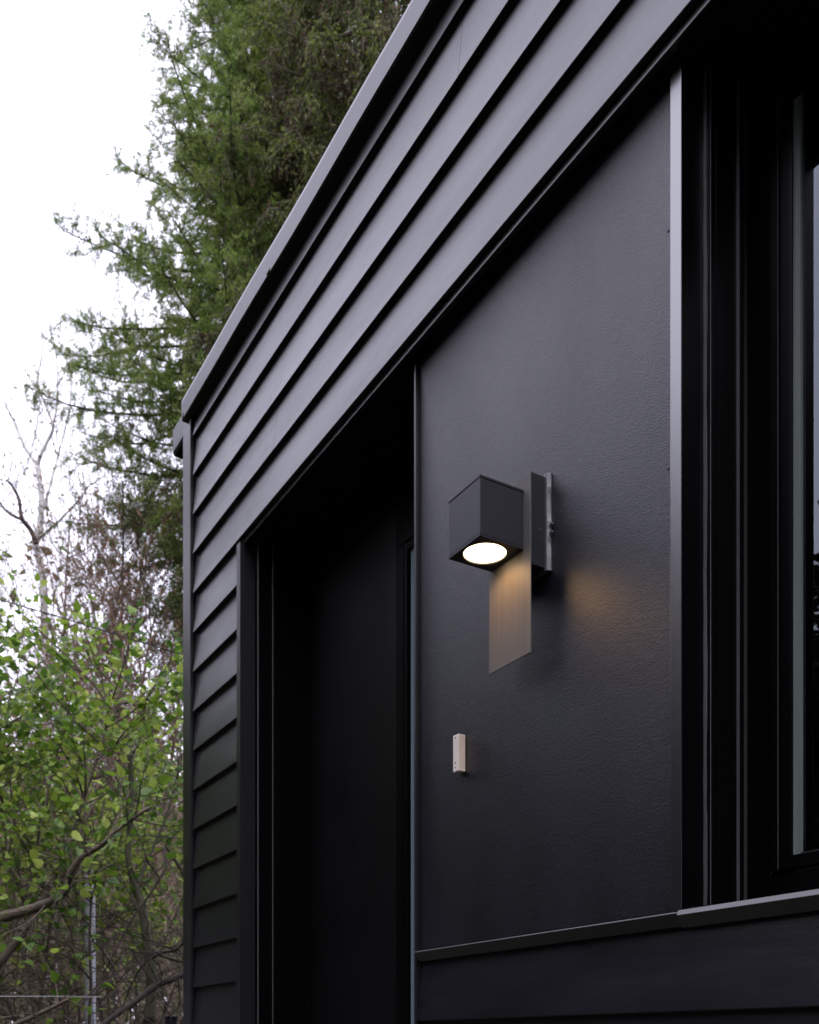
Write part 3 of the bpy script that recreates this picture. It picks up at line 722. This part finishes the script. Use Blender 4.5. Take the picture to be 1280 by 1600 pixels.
# mossy leaning trunk
rng = random.Random(61); q = P(234, 1629, 5.9); z0 = gh(q.x, q.y)
mt_ = empty('mossy_tree', (q.x, q.y, z0), 'thick mossy leaning trunk standing to the right of the pale post', 'tree'); tr = MB(); nodes = []
b = P(236, 1629, 5.9); b.z = z0-.05
tr.tube([b, P(233, 1600, 5.9)], [.050, .038], 9)
A_ = limb(tr, [(233, 1600), (237, 1525), (230, 1469), (221, 1412), (208, 1375), (200, 1330), (206, 1250), (200, 1150)], 5.9, 5.8, .034, .012, 9)
B_ = limb(tr, [(231, 1480), (250, 1490), (272, 1500), (300, 1505)], 5.9, 5.7, .015, .006, 6)
C_ = limb(tr, [(212, 1385), (232, 1340), (262, 1270), (280, 1200)], 5.85, 6.1, .015, .004, 6)
for sm, n_ in ((A_, 20), (B_, 8), (C_, 12)):
    for j in range(n_):
        c, cd = along(sm, rng.uniform(.3, 1)); s_ = Vector((rng.gauss(0, 1), rng.gauss(0, 1), rng.gauss(.3, .6)))
        branchy(tr, c, s_, rng.uniform(.3, .7), .005, 1, rng, nodes, .7, (0, 0, .03), (2, 5), .14, 4, .55, .0012)
tr.build('trunk', M['mossbark'], mt_, smooth=True)

# --- far woods and undergrowth (nobody could count them)
def thicket(name, label, n, tr_, pxr, hr, seed, mt, leafm, ls, frac, cat='undergrowth'):
    rng = random.Random(seed); tr = MB(); nodes = []
    for i in range(n):
        tt = rng.uniform(*tr_); q = P(rng.uniform(*pxr), 1629, tt); z0 = gh(q.x, q.y)
        branchy(tr, (q.x, q.y, z0), (rng.gauss(0, .22), rng.gauss(0, .22), 1), rng.uniform(*hr), .018*tt/20, 2, rng, nodes, .7, (0, 0, .05), (4, 7), .12, 4, .55, .0011*tt/6)
    root = tr.build(name, M[mt], smooth=True); tag(root, label, cat, kind='stuff')
    nd = [n_ for n_ in nodes if rng.random() < frac]
    o = scatter('leaves', M[leafm], root, [n_[0] for n_ in nd], [n_[1]+Vector((rng.gauss(0, .8), rng.gauss(0, .8), rng.gauss(0, .5))) for n_ in nd], [rng.uniform(*ls) for _ in nd], *BUD)
    tag(o, kind='stuff'); return root
thicket('far_woods', 'brown leafless far woodland seen through the gaps in the thicket', 230, (18, 40), (-160, 420), (3.0, 7.0), 71, 'twig', 'olive', (.12, .26), .9, 'woods')
thicket('undergrowth', 'tangled olive and brown undergrowth at the foot of the thicket', 120, (9.5, 17), (-120, 360), (1.3, 3.2), 72, 'twig', 'olive', (.05, .11), .8)

# --- cables, posts
def cable(path, t0, t1, r, mt, label):
    pts = [P(x, y, t0+(t1-t0)*i/(len(path)-1)) for i, (x, y) in enumerate(path)]
    m_ = MB(); m_.tube(pts, r, 6); tag(m_.build('cable', M[mt]), label, 'cable', 'cables strung across the thicket')
cable([(-400, 850), (-150, 895), (0, 937), (100, 966), (200, 997), (290, 1024), (420, 1066)], 4.9, 5.3, .0030, 'cable', 'dark sagging cable crossing the topmost lilac leaves')
cable([(-400, 1400), (-150, 1422), (0, 1441), (150, 1463), (290, 1483), (420, 1500)], 4.95, 5.3, .0026, 'cable', 'upper of two thin dark cables crossing behind the pale post')
cable([(-400, 1408), (-150, 1431), (0, 1450), (150, 1474), (290, 1496), (420, 1518)], 4.9, 5.2, .0022, 'cable', 'lower of two thin dark cables crossing behind the pale post')
cable([(-400, 1240), (0, 1283), (49, 1288), (150, 1300), (270, 1309), (420, 1318)], 4.9, 5.3, .0022, 'cable', 'thin dark cable running through the middle of the leaves')
cable([(-400, 1556), (0, 1557), (86, 1557), (160, 1558)], 4.8, 5.0, .0020, 'palecable', 'short pale cable low at the left edge')
q = P(141, 1629, 6.5); ztop = EYE+(1629-1335)/F*6.5
pp = empty('pale_post', (q.x, q.y, 0), 'upright pale grey metal post rising among the bare branches', 'post')
m = MB(); m.tube([(q.x, q.y, -.05), (q.x+.002, q.y, 1.5), (q.x-.012, q.y, ztop)], [.038, .036, .034], 16); m.build('shaft', M['post'], pp, smooth=True)
m = MB(); m.tube([(q.x-.012, q.y, ztop+.0002), (q.x-.012, q.y, ztop+.02), (q.x-.012, q.y, ztop+.03)], [.035, .034, .012], 16); m.build('cap', M['post'], pp)
q = P(265, 1629, 6.0); ztop = EYE+(1629-1588)/F*6.0
fp = empty('fence_post', (q.x, q.y, 0), 'short square black post with a flat cap beside the house corner', 'post')
m = MB(); m.box(q.x-.038, q.x+.038, q.y-.038, q.y+.038, -.05, ztop-.012); m.build('shaft', M['trim'], fp, bevel=.003)
m = MB(); m.box(q.x-.043, q.x+.043, q.y-.043, q.y+.043, ztop-.0115, ztop); m.build('cap', M['trim'], fp, bevel=.002)

# --- leafy trees on the other side of the garden (what the wall and the glass face)
rng = random.Random(81)
gt = empty('garden_tree', (0, 0, 0), 'leafy tree across the garden from the black wall', 'tree', 'leafy trees facing the house')
tr = MB(); nodes = []
pts = curve((0, 0, -.1), (0, 0, 1), 6.6, 10, rng, .05, (0, 0, .04)); tr.tube(pts, [.16*(1-.85*i/10)+.01 for i in range(11)], 8, cap=False)
for j in range(60):
    c, cd = along(pts, rng.uniform(.06, 1)); az = rng.uniform(0, 6.283)
    branchy(tr, c, (math.cos(az), math.sin(az), rng.uniform(.1, .9)), rng.uniform(1.1, 2.3), .03, 2, rng, nodes, .7, (0, 0, .04), (4, 6), .12, 4, .55, .004)
tr.build('trunk', M['bark'], gt, smooth=True)
tp, td, ts = [], [], []
for (p, d) in nodes:
    for _ in range(4):
        tp.append(p+Vector((rng.gauss(0, .1), rng.gauss(0, .1), rng.gauss(0, .1)))); td.append((rng.gauss(0, 1), rng.gauss(0, 1), rng.gauss(0, .6))); ts.append(rng.uniform(.10, .19))
scatter('crown', M['garden'], gt, tp, td, ts, *BUD)
def copy_tree(o, parent=None):
    c = o.copy(); COL.objects.link(c); c.parent = parent
    for ch in o.children: copy_tree(ch, c)
    return c
spots = [(-20, -5.5, 1.15), (-16, -9, 1.0), (-17.5, -13.5, 1.2), (-12, -13, 1.0), (-10.5, -17.5, 1.15), (-5, -15, 1.0), (-1, -18, 1.2), (4, -14, 1.0), (9, -15, 1.1), (-24, -9, 1.3), (13, -9, 1.1), (15, -3, 1.0)]
for i, (x, y, s_) in enumerate(spots):
    o = gt if i == 0 else copy_tree(gt)
    o.location = (x, y, gh(x, y)); o.rotation_euler = (0, 0, rng.uniform(0, 6.28)); k_ = {0: .95, 9: .95, 3: 1.2, 4: 1.2}.get(i, 1.6)
    o.scale = (s_*1.8, s_*1.8, s_*k_)

# --- clipped hedge added out of view to block low sky light
rng = random.Random(91)
hg = empty('blocking_hedge', (-4, -10.5, 0), 'long dark clipped hedge added out of view to block the low horizon', 'blocking_hedge')
tr = MB(); tp, td, ts = [], [], []
for i in range(46):
    x = -27 + i*.98; y = -8.2 - 1.9*math.sin((i)/45*math.pi)
    z0 = gh(x, y); tr.tube([(x, y, z0-.05), (x+rng.gauss(0, .1), y+rng.gauss(0, .1), z0+1.4), (x+rng.gauss(0, .2), y+rng.gauss(0, .2), z0+2.9)], [.04, .03, .01], 5, cap=False)
    for k in range(1500):
        tp.append((x+rng.uniform(-.6, .6), y+rng.gauss(0, .33), z0+rng.uniform(.02, 3.15))); td.append((rng.gauss(0, 1), rng.gauss(0, 1), rng.gauss(0, .7))); ts.append(rng.uniform(.07, .13))
tr.build('stems', M['bark'], hg, smooth=True)
scatter('leaves', M['garden'], hg, tp, td, ts, *BUD)
